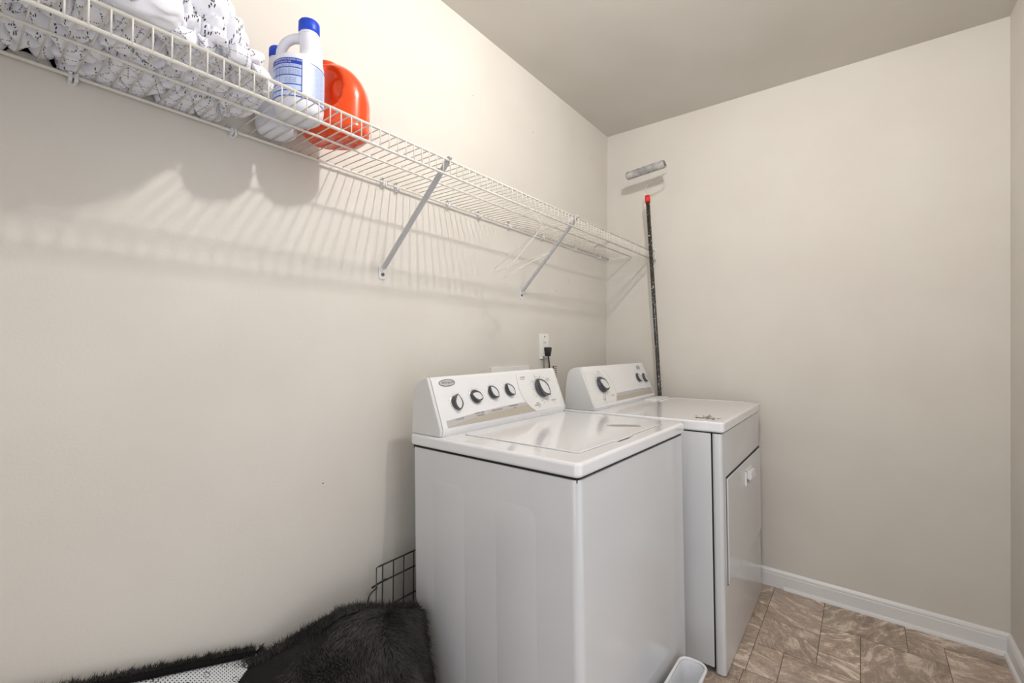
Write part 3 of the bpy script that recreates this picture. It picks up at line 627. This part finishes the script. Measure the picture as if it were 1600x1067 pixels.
# ------------------------------------------------------------------ bleach bottles
def jug(name, label, loc, rz, scale, showlabel=True):
    t_ = thing(name, label, 'bottle', loc, (0, 0, rz)); Hh = .232; Rr = .056
    # handle arches over -X side, neck leans to +X
    b = NB(); seg = 48; rings = []
    prof = [(.030, .0, 0), (.044, .001, 0), (.0505, .006, 0), (.054, .014, 0), (Rr, .026, 0), (Rr, .06, 0), (Rr, .120, 0), (.0555, .126, 0), (.0535, .132, .002), (.0500, .137, .004), (.0430, .140, .011), (.0360, .143, .018), (.0285, .149, .0255), (.0258, .160, .0280), (.0250, .178, .0270), (.0245, .192, .0250), (.0225, .206, .0225), (.0205, .216, .022)]
    for rr, z, cx in prof:
        ring = []
        for i in range(seg):
            a = 2 * PI * i / seg; x, y = rr * math.cos(a), rr * math.sin(a)
            ring.append(b.verts.new((cx + x, y, z)))
        rings.append(ring)
    for A, B in zip(rings, rings[1:]):
        for i in range(seg):
            fc = b.faces.new((A[i], A[(i + 1) % seg], B[(i + 1) % seg], B[i])); fc.smooth = True
    b.faces.new(rings[0][::-1]); b.faces.new(rings[-1])
    body = obj('body', b, M['bleach'], t_)
    b = NB(); hp = smooth_path([V(-.034, 0, .118), V(-.0425, 0, .132), V(-.0460, 0, .152), V(-.0435, 0, .172), V(-.032, 0, .191), V(-.012, 0, .2005), V(.014, 0, .201)], 7)
    tube(b, hp, [.0150] * 5 + [.0125] * 3 + [.0108] * (len(hp) - 16) + [.0115] * 8, 16); obj('handle', b, M['bleach'], t_)
    b = NB(); lathe(b, [(.0185, .212), (.0225, .2125), (.0235, .215), (.0232, .2375), (.0215, .2405), (.0190, .2415), (.001, .2418)], (.022, 0, 0), 40)
    for i in range(40):
        a = 2 * PI * i / 40; tube(b, [(.022 + .0235 * math.cos(a), .0235 * math.sin(a), .215), (.022 + .0232 * math.cos(a), .0232 * math.sin(a), .2375)], .0007, 4)
    obj('cap', b, M['bluecap'], t_)
    b = NB(); lathe(b, [(.0195, .204), (.0238, .2045), (.0238, .2085), (.0195, .2095)], (.022, 0, 0), 32); obj('neck_ring', b, M['bleach'], body)
    if showlabel:
        def arc(bm, a0, a1, z0, z1, rr, n=24, mi=0):
            z0, z1 = .03 + (z0 - .03) * .82, .03 + (z1 - .03) * .82; A = [];Bq = []
            for i in range(n + 1):
                a = math.radians(a0 + (a1 - a0) * i / n); A.append(bm.verts.new((rr * math.cos(a), rr * math.sin(a), z0))); Bq.append(bm.verts.new((rr * math.cos(a), rr * math.sin(a), z1)))
            for i in range(n):
                fc = bm.faces.new((A[i], A[i + 1], Bq[i + 1], Bq[i])); fc.smooth = True; fc.material_index = mi
        def atext(bm, s, size, a, z, rr, mi):
            z = .03 + (z - .03) * .82; size *= .9; cu0 = len(bm.verts); text_into(bm, s, size, Matrix.Identity(4), mi, align='LEFT'); bm.verts.ensure_lookup_table()
            for v in bm.verts[cu0:]:
                an = math.radians(a) + v.co.x / rr; v.co = Vector((rr * math.cos(an), rr * math.sin(an), z + v.co.y))
        b = NB(); R1 = Rr + .0006
        la, lb_, lc = -170, -62, 25          # back panel, divider, side panel (degrees about z)
        arc(b, la, lc, .030, .140, R1, 60, 0)
        arc(b, la, lb_, .123, .140, R1 + .0004, 30, 1)
        for z in (.1115, .0895, .0640, .0465, .0310): arc(b, la, lb_, z, z + .0026, R1 + .0004, 30, 1)
        arc(b, lb_, lb_ + 1.6, .031, .140, R1 + .0005, 3, 1); arc(b, lb_ + 20, lc, .1365, .139, R1 + .0004, 20, 1); arc(b, lb_, lc, .030, .0325, R1 + .0004, 20, 1)
        arc(b, lb_ + 2, lb_ + 20, .033, .140, R1 + .0003, 6, 2)
        atext(b, 'DISINFECTING BLEACH DIRECTIONS', .0058, la + 42, .1345, R1 + .0009, 2); atext(b, 'FOR HOUSEHOLD USE', .0048, la + 42, .1275, R1 + .0009, 2)
        for i, z in enumerate((.1195, .1155, .106, .102, .098, .094)): atext(b, 'Read the label before use. Keep out of reach', .0040, la + 40, z, R1 + .0009, 3)
        for z in (.082, .077, .072): atext(b, 'Use with water', .0046, la + 72, z, R1 + .0009, 3)
        for z0_, z1_ in ((.0666, .1115), (.034, .0465)):
            for a in (58, 68): arc(b, la + a - 12, la + a - 11.3, z0_, z1_, R1 + .0005, 1, 1)
        for i in range(19): atext(b, ('Store upright in a cool place', 'Rinse well with clean water', 'Do not mix with cleaners')[i % 3], .0038, lb_ + 23, .130 - .0052 * i, R1 + .0009, 3)
        obj('label', b, [M['lpale'], M['lblue'], M['lwhite'], M['ltext']], body, label='blue and white printed label')
    t_.scale = (scale,) * 3
    return t_
ZD = SZ + .0026
jug('bleach_bottle', 'large white bleach jug with blue cap and blue printed label on the wire shelf', (.182, -1.998, ZD), math.radians(40), .97)
jug('bleach_bottle', 'smaller white bottle with blue cap against the wall, half hidden behind the bleach jug', (.060, -1.994, ZD), math.radians(-20), .87, False)

# ------------------------------------------------------------------ orange detergent bottle
t = thing('detergent_bottle', 'glossy orange detergent bottle with a recessed grip on the wire shelf beside the bleach', 'bottle', (.137, -1.879, ZD), (0, 0, math.radians(38)))
b = NB(); seg = 72; nz = 60; rings = []; HO = .205
def orange_pt(a, v):
    # rounded-rectangle section, bulging body, hunched shoulder
    z = HO * v
    e = 2.6; ca, sa = math.cos(a), math.sin(a); rr = (abs(ca) ** e + abs(sa) ** e) ** (-1 / e)
    wx, wy = .086, .064
    k = 1.0
    if v < .14: k = .70 + .30 * math.sin((v / .14) * PI / 2)
    if v > .50: q = (v - .50) / .50; k = (1 - q ** 2.6) ** .5 if q < 1 else 0
    k = max(k, .18)
    x, y = wx * rr * ca * k, wy * rr * sa * k
    if v > .5: x -= .018 * ((v - .5) / .5) ** 1.3
    # grip recess: a C shaped hollow in the side facing -y
    if sa < 0:
        gx, gz = (x - .004) / .034, (v - .60) / .27
        d = gx * gx + gz * gz
        if d < 1: y += .036 * (1 - d) ** .5
        g2x, g2z = (x - .014) / .016, (v - .60) / .16
        d2 = g2x * g2x + g2z * g2z
        if d2 < 1: y -= .018 * (1 - d2)
    # bottom creases
    y += .0016 * math.exp(-((v - .17) / .012) ** 2) * (1 if sa < 0 else -1)
    return (x, y, z)
for j in range(nz + 1): rings.append([b.verts.new(orange_pt(2 * PI * i / seg, j / nz)) for i in range(seg)])
for A, B in zip(rings, rings[1:]):
    for i in range(seg):
        fc = b.faces.new((A[i], A[(i + 1) % seg], B[(i + 1) % seg], B[i])); fc.smooth = True
b.faces.new(rings[0][::-1]); b.faces.new(rings[-1])
ob = obj('body', b, M['orange'], t)
sm = ob.modifiers.new('subsurf', 'SUBSURF'); sm.levels = 1; sm.render_levels = 1
b = NB(); lathe(b, [(.030, HO * .90), (.036, HO * .905), (.037, HO * .965), (.033, HO * .985), (.026, HO * 1.0), (.001, HO * 1.002)], (-.022, 0, 0), 40)
obj('cap', b, M['orange'], t)

# ------------------------------------------------------------------ bedding piled on the shelf
def bedding():
    rng = np.random.default_rng(12)
    # closed sheet wrapped round a pile: parameter a round the section, t along the shelf
    na, nt = 520, 700
    Y0, Y1 = -2.86, -2.075
    a = np.linspace(0, 2 * PI, na, endpoint=False); tt = np.linspace(0, 1, nt)
    A, Tt = np.meshgrid(a, tt)
    y = Y0 + (Y1 - Y0) * Tt
    endr = np.clip((Y1 - y) / .10, 0, 1); endl = np.clip((y - Y0) / .12, 0, 1)
    k = np.sqrt(np.clip(1 - (1 - endr) ** 2, 0, 1)) * np.sqrt(np.clip(1 - (1 - endl) ** 2, 0, 1))
    k = .04 + .96 * k
    # height of the pile: tall slope just left of the bottles
    hgt = (.030 + .34 * np.clip((Y1 - y) / .17, 0, 1) ** 1.25) * (1 - .45 * np.clip((-2.30 - y) / .2, 0, 1))
    cx = .155 + .000 * y
    wx = .150 + .028 * np.clip((-2.27 - y) / .10, 0, 1)
    e = 3.2
    ca, sa = np.cos(A), np.sin(A); rr = (np.abs(ca) ** e + np.abs(sa) ** e) ** (-1 / e)
    X = cx + wx * k * rr * ca
    lo = 0.0; 
    Z = np.where(sa > 0, .024 + (hgt * k) * rr * sa, .024 + .014 * rr * sa)
    # the front face leans back above the rod
    X = X - np.where((sa > 0) & (ca > -.2), .16 * np.clip(rr * sa, 0, 1) ** 1.4 * (.4 + .6 * np.clip(ca + .2, 0, 1)), 0) * np.clip((y + 2.9) / .5, .4, 1)
    P = np.stack([X, y, Z], -1)
    # normals by differences
    dA = np.roll(P, -1, 1) - np.roll(P, 1, 1); dT = np.gradient(P, axis=0); Nn = np.cross(dA, dT); Nn /= np.linalg.norm(Nn, axis=-1, keepdims=True) + 1e-9
    cen = np.stack([cx + 0 * X, y, .02 + .4 * hgt], -1); s_ = np.sign(((P - cen) * Nn).sum(-1, keepdims=True)); Nn = Nn * np.sign(np.median(s_))
    # crumple: stretched, turned Voronoi folds, two sizes
    def folds(pts, scale, nseeds, stretch, seed):
        rg = np.random.default_rng(seed)
        lo_, hi_ = pts.reshape(-1, 3).min(0) - .02, pts.reshape(-1, 3).max(0) + .02
        S = rg.uniform(lo_, hi_, (nseeds, 3)); th = rg.uniform(0, PI, nseeds); ax = rg.normal(size=(nseeds, 3)); ax /= np.linalg.norm(ax, axis=1, keepdims=True)
        flat = pts.reshape(-1, 3); best = np.full(len(flat), 1e9); sec = np.full(len(flat), 1e9); idx = np.zeros(len(flat), int)
        for i in range(nseeds):
            d = flat - S[i]; al = d @ ax[i]; q = (d * d).sum(1) - al * al * (1 - 1 / stretch ** 2)
            m_ = q < best; sec = np.where(m_, best, np.minimum(sec, q)); best = np.where(m_, q, best); idx = np.where(m_, i, idx)
        edge = (np.sqrt(sec) - np.sqrt(best)); return idx.reshape(pts.shape[:2]), edge.reshape(pts.shape[:2]), th, S
    warp = np.stack([np.sin(P[..., 1] * 41 + P[..., 2] * 23), np.sin(P[..., 0] * 37 + P[..., 2] * 31 + 2), np.sin(P[..., 1] * 29 + P[..., 0] * 43 + 1)], -1) * .010
    i1, e1, th1, S1 = folds(P + warp, 1, 90, 2.6, 3)
    i2, e2, th2, S2 = folds(P + warp * 1.5, 1, 620, 3.4, 5)
    under = np.clip(-sa * rr, 0, 1)
    h1 = np.sqrt(np.clip(e1 / .040, 0, 1)) * .038 - .022
    h2 = np.clip(e2 / .011, 0, 1) ** .6 * .021 - .011
    tilt = (np.sin((P[..., 1] * np.cos(th2[i2]) + P[..., 2] * np.sin(th2[i2])) * 160 + i2) * .0022)
    disp = (h1 * (1 - .25 * under) + h2 + tilt) * np.clip(k * 1.2, .2, 1)
    P = P + Nn * disp[..., None]
    P[..., 2] = np.maximum(P[..., 2], .0008); P[..., 0] = np.maximum(P[..., 0], .006)
    P[..., 1] = np.minimum(P[..., 1], -2.062)
    # keep off the small bottle
    # faces with per-fold print coordinates
    verts = P.reshape(-1, 3); faces = []; 
    ii, jj = np.meshgrid(np.arange(nt - 1), np.arange(na), indexing='ij'); jn = (jj + 1) % na
    quad = np.stack([ii * na + jj, ii * na + jn, (ii + 1) * na + jn, (ii + 1) * na + jj], -1).reshape(-1, 4)
    me = bpy.data.meshes.new('bedding'); me.vertices.add(len(verts)); me.vertices.foreach_set('co', verts.ravel())
    me.loops.add(quad.size); me.loops.foreach_set('vertex_index', quad.ravel()); me.polygons.add(len(quad))
    me.polygons.foreach_set('loop_start', np.arange(0, quad.size, 4)); me.polygons.foreach_set('loop_total', np.full(len(quad), 4))
    me.update(calc_edges=True); me.validate()
    uvl = me.uv_layers.new(name='UVMap')
    cell = i2.reshape(-1)[quad[:, 0]]; th = th2[cell]; Q = verts[quad]              # (F,4,3)
    # section arc length for u, shelf length for v
    U = np.cumsum(np.linalg.norm(np.roll(P, -1, 1) - P, axis=-1), axis=1); U = np.concatenate([np.zeros((nt, 1)), U[:, :-1]], 1)
    U = U[:, :] * .0 + np.linspace(0, .9, na)[None, :]
    Uf = U.reshape(-1)[quad]; Vf = verts[quad][..., 1]
    Uf = np.where(Uf - Uf.min(1, keepdims=True) > .4, Uf - .9, Uf)
    c_, s2 = np.cos(th)[:, None], np.sin(th)[:, None]
    uu = Uf * c_ - Vf * s2 + cell[:, None] * .013; vv = Uf * s2 + Vf * c_ + cell[:, None] * .007
    uvl.data.foreach_set('uv', np.stack([uu, vv], -1).ravel())
    me.polygons.foreach_set('use_smooth', np.ones(len(me.polygons), bool))
    me.materials.append(M['cloth'])
    o = bpy.data.objects.new('bedding', me); COL.objects.link(o); o.location = (0, 0, SZ + .0026)
    return o
bed = o = bedding()
b = NB(); pth = smooth_path([V(.20, -2.66, .10), V(.262, -2.52, .075), V(.288, -2.40, .050), V(.292, -2.31, .044), V(.286, -2.268, .046)], 10)
tube(b, pth, [.016 + .030 * math.sin(PI * min(1, .12 + i / (len(pth) - 1) * .80)) ** .7 for i in range(len(pth))], 40)
bmesh.ops.subdivide_edges(b, edges=b.edges[:], cuts=1, use_grid_fill=True)
for v in b.verts:
    q = v.co.copy(); v.co.z += .010 * noise.noise(q * 26) + .004 * noise.noise(V(q.x * 90, q.y * 40, q.z * 90)); v.co.x += .008 * noise.noise(q * 22 + V(7, 0, 0)); v.co.z = max(v.co.z, .006)
obj('plain_lining', b, M['clothplain'], bed, label='plain white side of the cloth folded over')
for p in bpy.data.objects['plain_lining'].data.polygons: p.use_smooth = True
tag(o, 'crumpled white bedding printed with small dark stitch marks, piled on the wire shelf', 'bedding')

# ------------------------------------------------------------------ paint roller on its extension pole
pole = thing('paint_roller', 'grey paint roller on a spattered black extension pole leaning in the corner behind the dryer', 'paint roller', (.402, -.0245, 0))
PB, PT = V(.402, -.0245, .001), V(.3070, -.134, 1.963)
def pobj(name, bm, m, parent=None, **kw): shift(bm, -.402, .0245, 0); return obj(name, bm, m, parent or pole, **kw)
def pl(t_): return PB.lerp(PT, t_)
b = NB(); tube(b, [pl(0), pl(.4), pl(.99)], .0105, 20); pobj('pole', b, M['pole'])
b = NB(); tube(b, [pl(.99), pl(1.0), pl(1.010)], [.0135, .0138, .0130], 20); pobj('collar', b, M['redplastic'])
b = NB()
q = pl(1.0); fr = smooth_path([q, q + V(-.002, -.002, .025), V(.298, -.138, 2.012), V(.306, -.142, 2.036), V(.335, -.142, 2.055), V(.385, -.150, 2.068), V(.408, -.151, 2.076), V(.414, -.150, 2.092), V(.413, -.150, 2.120), V(.405, -.150, 2.130), V(.380, -.150, 2.128)], 5)
tube(b, fr, .0026, 8); pobj('wire_frame', b, M['chromewire'])
RL, RR = V(.190, -.150, 2.108), V(.404, -.150, 2.130)
b = NB(); n_ = 36; ax = (RR - RL)
rad = [.0215 * (1 - .35 * max(0, 1 - i / 2.0) ** 2 - .12 * max(0, (i - n_ + 2) / 2.0) ** 2) for i in range(n_ + 1)]
tube(b, [RL + ax * (i / n_) for i in range(n_ + 1)], rad, 36)
for v in b.verts:
    d = v.co - RL; along = d.dot(ax) / ax.length_squared; c = RL + ax * along; rv = v.co - c
    v.co = c + rv * (1 + .09 * noise.noise(v.co * 60) + .05 * noise.noise(v.co * 220))
rc = pobj('roller_cover', b, M['nap'])
b = NB(); d = ax.normalized(); tube(b, [RR - d * .002, RR + d * .004], [.013, .011], 20); pobj('end_cap', b, M['greycord'], rc)

# ------------------------------------------------------------------ wall outlet with plug, cord, tag
t = thing('wall_outlet', 'white duplex wall outlet on the left wall above the gap between the machines', 'outlet', (0, -.685, 1.153))
b = NB(); prism(b, rrect(-.038, -.062, .038, .062, .006, 4), 'x', .0, .006); pt_ = obj('cover_plate', b, M['outlet'], t, bevel=.002)
b = NB()
for z in (.0195, -.0195): prism(b, rrect(-.017, z - .014, .017, z + .014, .008, 4), 'x', .006, .008)
obj('receptacle_face', b, M['outlet'], t)
b = NB(); tube(b, [(.006, 0, .048), (.0075, 0, .048)], .0035, 10); obj('screw', b, M['screw'], t)
for y in (-.007, .007):
    b = NB(); box(b, (.0078, y - .001, .0155), (.0084, y + .001, .0245)); obj('slot', b, M['blackrub'], t)
t = thing('power_cord', 'black power plug in the wall outlet with its cord running down behind the washer', 'power cord', (.009, -.678, 1.134))
b = NB(); prism(b, [(-.014, .016), (.014, .016), (.016, .008), (.010, -.016), (.006, -.028), (-.006, -.028), (-.010, -.016), (-.016, .008)], 'x', 0, .026); obj('plug', b, M['blackrub'], t, bevel=.003)
b = NB(); tube(b, smooth_path([V(.014, 0, -.024), V(.016, .003, -.045), V(.016, .008, -.075), V(.018, .012, -.16), V(.03, .01, -.4), V(.04, 0, -.7)], 5), .0036, 8); obj('cord', b, M['blackrub'], t)
t = thing('cord_wrap', 'short grey cord and cable tie hanging left of the black plug below the outlet', 'cable', (.004, -.700, 1.09))
b = NB(); tube(b, smooth_path([V(.006, .004, .018), V(.008, .004, -.02), V(.010, .006, -.2), V(.02, .0, -.5)], 5), .0026, 8); obj('cord', b, M['greycord'], t)
b = NB(); tube(b, [V(.012, -.034, .001), V(.013, .002, .004), V(.012, .028, .003)], .0016, 6); obj('cable_tie', b, M['greycord'], t)
t = thing('paper_tag', 'small printed paper tag with a red stripe hanging on the cord below the outlet', 'tag', (.030, -.640, 1.03))
b = NB(); prism(b, [(-.034, .038), (.034, .030), (.030, -.040), (.0, -.045)], 'x', .0, .0012); obj('paper', b, M['papertag'], t)
b = NB(); box(b, (.0012, -.010, -.030), (.0016, .004, .028)); obj('red_stripe', b, M['tagred'], t)
b = NB()
for i, z in enumerate((.022, .012, .002, -.008, -.018, -.028)): box(b, (.0012, .010, z), (.0016, .028, z + .004))
obj('print', b, M['ink'], t)
# washer supply box in the wall, its white frame just above the console
t = thing('washer_outlet_box', 'white recessed washer supply box in the wall behind the washer console', 'outlet box', (0, -.951, .945))
b = NB()
for lo, hi in (((0, -.135, .090), (.010, .135, .120)), ((0, -.135, -.12), (.010, -.115, .090)), ((0, .115, -.12), (.010, .135, .090)), ((0, -.135, -.14), (.010, .135, -.12))): box(b, lo, hi)
fr_ = obj('frame', b, M['outlet'], t, bevel=.002)
b = NB(); box(b, (.0005, -.115, -.12), (.002, .115, .09)); obj('back_panel', b, M['outlet'], t)
for y, nm in ((-.06, 'hot_valve'), (.06, 'cold_valve')):
    b = NB(); tube(b, [(.002, y, .02), (.03, y, .02)], .010, 12); tube(b, [(.03, y, .03), (.03, y, -.03)], .011, 12); obj(nm, b, M['screw'], t)

# ------------------------------------------------------------------ black wire rack between wall and washer
t = thing('wire_rack', 'black wire rack panel standing against the wall in the gap behind the washer', 'wire rack', (.052, -1.50, 0))
b = NB(); Xr = .0; y0, y1 = -.166, .30
def rr_(pts, rad=.0022): tube(b, pts, rad, 8)
for z in (.470, .418, .332, .25, .17, .09): rr_([V(.0, y0 - (.006 if z != .470 else 0), z), V(0, y1, z)], .0026)
obj('rails', b, M['blackwire'], t)
b = NB(); yy = y0 + .012
while yy < y1: rr_([V(.003, yy, .0022), V(.003, yy, .473)], .0020); yy += .041
rr_([V(-.012, y0 + .0, .0022), V(-.012, y0 + .0, .462)], .0016)
rr_([V(-.012, y0, .462), V(0, y0, .470)], .0016)
obj('uprights', b, M['blackwire'], t)
b = NB(); rr_(smooth_path([V(.0, y0 + .01, .418), V(0, y0 - .020, .413), V(.004, y0 - .027, .418), V(.01, y0 - .016, .424), V(.01, y0 + .02, .428)], 5), .0020)
rr_(smooth_path([V(.002, y0 - .006, .410), V(.002, y0 - .032, .398), V(.002, y0 - .040, .376), V(.002, y0 - .034, .368), V(.002, y0 - .024, .372)], 5), .0020)
obj('end_hook', b, M['blackwire'], t)

# ------------------------------------------------------------------ shag rug slumped between wall and washer
def rug():
    root = thing('shag_rug', 'charcoal shag rug bundled between the washer and the wall, dotted white backing showing', 'rug', (.25, -2.0, 0))
    rng = random.Random(5)
    def mound(u_, v_):
        """u along y (-2.16..-1.64), v from the wall over the crest to the floor"""
        yy = -2.30 + .664 * u_
        top = .375 + .065 * min(1, max(0, (yy + 2.02) / .18)) - .050 * max(0, (yy + 1.80) / .15)
        cr = .035 + .17 * min(1, max(0, (yy + 2.06) / .36))          # crest distance from the wall
        if v_ < .22: q = v_ / .22; x = .02 + (cr - .02) * q; z = top * (.55 + .45 * math.sin(q * PI / 2))
        else:
            q = (v_ - .22) / .78; a = q * PI / 2; ext = .56 - .26 * max(0, min(1, (yy + 2.0) / .35))
            x = cr + (ext - cr) * math.sin(a) ** 1.15; z = top * math.cos(a) ** .75
        p = Vector((x, yy, max(z, .004)))
        fold = .016 * math.sin(yy * 22 + x * 9) + .022 * noise.noise(Vector((x * 6, yy * 6, z * 5))) + .010 * noise.noise(Vector((x * 16, yy * 16, z * 16)))
        if v_ > .25: p.x += fold * .9; p.z += fold * .5
        p.z = max(p.z, .004); p.x = max(p.x, .016 + .075 * max(0, min(1, (yy + 1.80) / .06))); return p
    NU, NV = 90, 90
    b = NB(); g_ = [[b.verts.new(mound(i / NU, j / NV)) for j in range(NV + 1)] for i in range(NU + 1)]
    fl = []
    for i in range(NU):
        for j in range(NV):
            fc = b.faces.new((g_[i][j], g_[i + 1][j], g_[i + 1][j + 1], g_[i][j + 1])); fc.smooth = True
    shift(b, -.25, 2.0)
    obj('rug_body', b, M['rugbase'], root)
    # backing flap: leans on the wall left of the bundle
    def flap(u_, v_):
        yy = -2.62 + .60 * u_; zt = .375 + (-2.02 - yy) * .315
        x = .030 + .40 * v_ ** .9 + .012 * math.sin(yy * 14) * v_; z = zt * (1 - v_) ** .85 + .006
        if v_ < 1: z += .012 * math.sin(yy * 9 + 1) * v_ * (1 - v_) * 4
        return Vector((x, yy - .02 * v_, z))
    b = NB(); uvl = b.loops.layers.uv.new('UVMap'); g2 = [[b.verts.new(flap(i / 50, j / 30)) for j in range(31)] for i in range(51)]
    for i in range(50):
        for j in range(30):
            fc = b.faces.new((g2[i][j], g2[i + 1][j], g2[i + 1][j + 1], g2[i][j + 1])); fc.smooth = True
            for l, (a, c) in zip(fc.loops, ((i, j), (i + 1, j), (i + 1, j + 1), (i, j + 1))): l[uvl].uv = (a / 50 * .60, c / 30 * .58)
    shift(b, -.25, 2.0)
    bk = obj('backing', b, M['backing'], root, label='white non-slip backing printed with black dots')
    so = bk.modifiers.new('solidify', 'SOLIDIFY'); so.thickness = .006; so.offset = -1
    b = NB()
    tube(b, [flap(i / 50, 0) + V(.004, 0, .004) for i in range(51)], .008, 8)
    tube(b, [flap(1, j / 30) + V(.004, .012, .004) for j in range(31)], .009, 8)
    shift(b, -.25, 2.0); obj('binding', b, M['rugedge'], root)
    # pile: thousands of short curved blades
    vs, fs = [], []
    def blade(p, d, L, wd):
        side = d.cross(Vector((rng.uniform(-1, 1), rng.uniform(-1, 1), rng.uniform(-1, 1)))).normalized() * wd
        bend = Vector((rng.uniform(-1, 1), rng.uniform(-1, 1), rng.uniform(-1.2, .4))) * L * .45
        k = len(vs); m1 = p + d * L * .55 + bend * .25; e1 = p + d * L + bend
        vs.extend((p - side, p + side, m1 + side * .8, m1 - side * .8, e1)); fs.append((k, k + 1, k + 2, k + 3)); fs.append((k + 3, k + 2, k + 4))
    for _ in range(64000):
        u_, v_ = rng.random(), rng.random() ** .9
        p = mound(u_, v_); pu = mound(min(u_ + .01, 1), v_) - mound(max(u_ - .01, 0), v_); pv = mound(u_, min(v_ + .01, 1)) - mound(u_, max(v_ - .01, 0))
        n_ = pu.cross(pv)
        if n_.length < 1e-9: continue
        n_.normalize()
        if n_.x < 0 and n_.z < 0: n_ = -n_
        if n_.z < -.2: n_ = -n_
        comb = Vector((.25 * noise.noise(p * 7), .5 * noise.noise(p * 7 + Vector((5, 0, 0))), -.75 + .3 * noise.noise(p * 9)))
        d = (n_ * .8 + comb).normalized(); blade(p, d, rng.uniform(.012, .022), rng.uniform(.0005, .0009))
    for _ in range(7000):
        u_ = rng.random(); p = flap(u_, 0) + V(rng.uniform(-.008, .006), 0, rng.uniform(-.002, .010))
        clump = .5 + .5 * math.sin(p.y * 310 + 2 * math.sin(p.y * 90))
        blade(p, Vector((rng.uniform(-.25, .35), rng.uniform(-.2, .5), 1)).normalized(), rng.uniform(.008, .013) + .009 * clump, .0008)
    for _ in range(5000):
        v_ = rng.random(); p = flap(1, v_) + V(0, .012, .006); blade(p, Vector((rng.uniform(-.3, .3), rng.uniform(.2, .9), .5)).normalized(), rng.uniform(.008, .018), .0008)
    for _ in range(5200):
        u_ = rng.uniform(.3, 1); p = mound(u_, .2 + rng.uniform(-.05, .05)); blade(p, Vector((rng.uniform(-.3, .3), rng.uniform(-.4, .4), 1)).normalized(), rng.uniform(.012, .026), .0008)
    for v in vs: v.x = max(v.x, .003 if v.y < -1.74 else .078); v.z = max(v.z, .001)
    me = bpy.data.meshes.new('pile'); me.from_pydata([tuple(v - Vector((.25, -2.0, 0))) for v in vs], [], fs); me.materials.append(M['rug'])
    o = bpy.data.objects.new('pile', me); COL.objects.link(o); o.parent = root; o['kind'] = 'stuff'
rug()

# ------------------------------------------------------------------ white plastic basket in front of the washer
t = thing('plastic_bin', 'narrow white plastic bin on the floor against the front of the washer', 'bin', (.816, -1.21, 0))
hx, hy, hz = .040, .19, .16
def ring(hx_, hy_, rad, z): return [Vector((x, y, z)) for x, y in rrect(-hx_, -hy_, hx_, hy_, rad, 8)]
b = NB(); prev = None
levels = [(.030, .175, .016, .002), (.031, .178, .018, .02), (hx - .005, hy - .005, .026, hz - .012), (hx - .002, hy - .002, .028, hz - .004), (hx - .005, hy - .005, .026, hz - .001), (hx - .008, hy - .008, .024, hz - .012), (.027, .172, .014, .012)]
for lv in levels:
    cur = [b.verts.new(p) for p in ring(*lv)]
    if prev:
        for i in range(len(cur)):
            fc = b.faces.new((prev[i], prev[(i + 1) % len(cur)], cur[(i + 1) % len(cur)], cur[i])); fc.smooth = True
    else: b.faces.new(cur[::-1])
    prev = cur
b.faces.new(prev)
obj('tub', b, M['basket'], t, auto=50)
b = NB(); tube(b, ring(hx, hy, .029, hz), .0046, 8, closed=True); obj('rim', b, M['basket'], t)
